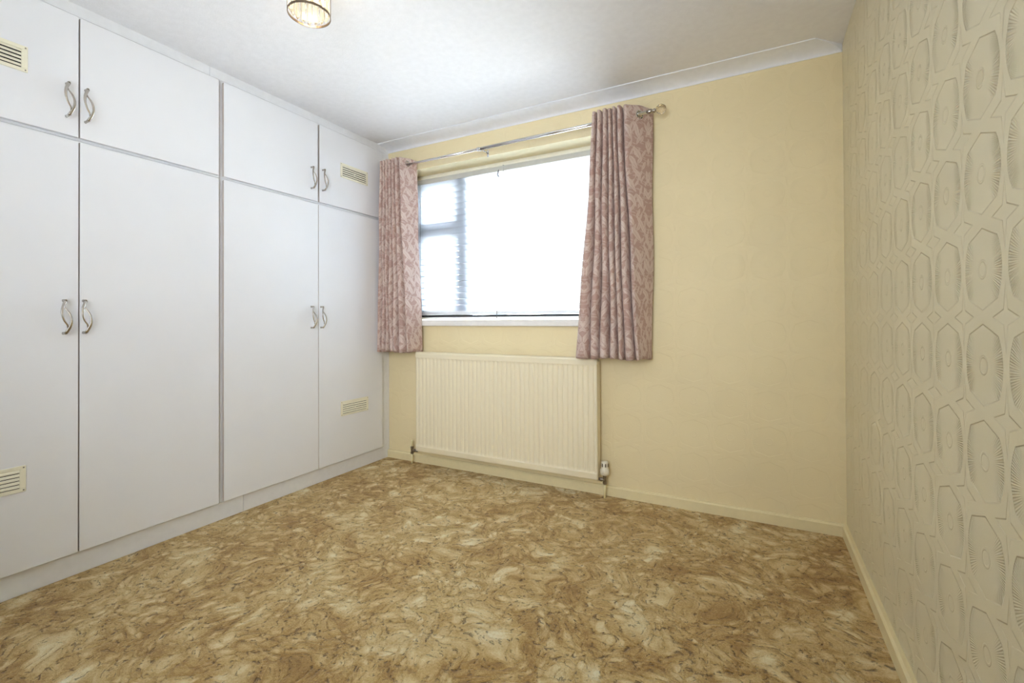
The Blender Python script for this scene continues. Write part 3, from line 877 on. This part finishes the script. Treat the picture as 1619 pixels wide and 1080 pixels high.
bm = BM()
hw, zb, zt_ = 0.0108, -0.106, 0.0
prof = [(-hw, 0.0), (-hw * .5, 0.0045), (hw * .5, 0.0045), (hw, 0.0), (hw * .5, -0.0045), (-hw * .5, -0.0045)]
T = [bm.verts.new((y, x, zt_)) for x, y in prof]; B_ = [bm.verts.new((y, x, zb + 0.014)) for x, y in prof]; tip = bm.verts.new((0, 0, zb))
for k in range(6):
    bm.faces.new((T[k], T[(k + 1) % 6], B_[(k + 1) % 6], B_[k])); bm.faces.new((B_[k], B_[(k + 1) % 6], tip))
bm.faces.new(T[::-1])
bmesh.ops.recalc_face_normals(bm, faces=bm.faces)
cm = bpy.data.meshes.new('crystal'); bm.to_mesh(cm); bm.free(); cm.materials.append(M['crystal'])
for k in range(NP):
    a = 2 * PI * k / NP
    o = bpy.data.objects.new('crystal', cm); COL.objects.link(o); o.parent = lamp
    o.location = ((LR - 0.0095) * math.cos(a), (LR - 0.0095) * math.sin(a), -0.039); o.rotation_euler = (0, 0, a)
for k in range(3):
    a = 2 * PI * k / 3 + 0.4; px, py = LX + 0.030 * math.cos(a), LY + 0.030 * math.sin(a)
    bm = BM(); lathe(bm, [(0.006, 0), (0.0075, -0.006), (0.0075, -0.030), (0.003, -0.036)], (px, py, H - 0.045), 'z', 12); make('bulb', bm, 'bulb', lamp)
    bm = BM(); lathe(bm, [(0.009, 0), (0.009, -0.018)], (px, py, H - 0.025), 'z', 12); make('bulb_holder', bm, 'chrome', lamp)
ld = bpy.data.lights.new('lamp_light', 'POINT'); ld.energy = 0.6; ld.color = (1, .80, .55); ld.shadow_soft_size = 0.03
lo = bpy.data.objects.new('lamp_light', ld); COL.objects.link(lo); lo.location = (LX, LY, H - 0.085)

# ------------------------------------------------------------------ outdoors, seen only as slivers between the slats
bm = BM(); box(bm, -40, 40, 0.6, 60, -0.7, -0.6)
struct('ground', bm, 'paving', 'pale sunlit ground outside the window', 'ground')
hs = thing('neighbouring_house', 'pale house glimpsed through the lower slats of the blind', 'house', (-9, 24, -0.6))
bm = BM(); box(bm, -17, -1, 22, 29, -0.6, 1.9); make('wall', bm, 'render', hs)
bm = BM()
A = [bm.verts.new(p) for p in ((-17.4, 21.6, 1.9), (-17.4, 29.4, 1.9), (-17.4, 25.5, 3.2))]; B = [bm.verts.new(p) for p in ((-0.6, 21.6, 1.9), (-0.6, 29.4, 1.9), (-0.6, 25.5, 3.2))]
for q in ((0, 2), (2, 1), (1, 0)): bm.faces.new((A[q[0]], A[q[1]], B[q[1]], B[q[0]]))
bm.faces.new(A); bm.faces.new(B[::-1]); make('roof', bm, 'tiles', hs)
for x in (-15, -12, -8.4, -5.4, -2.8):
    bm = BM(); box(bm, x, x + 1.2, 21.93, 22.02, 0.6, 1.6, 0.01); make('window', bm, 'darkglass', hs)
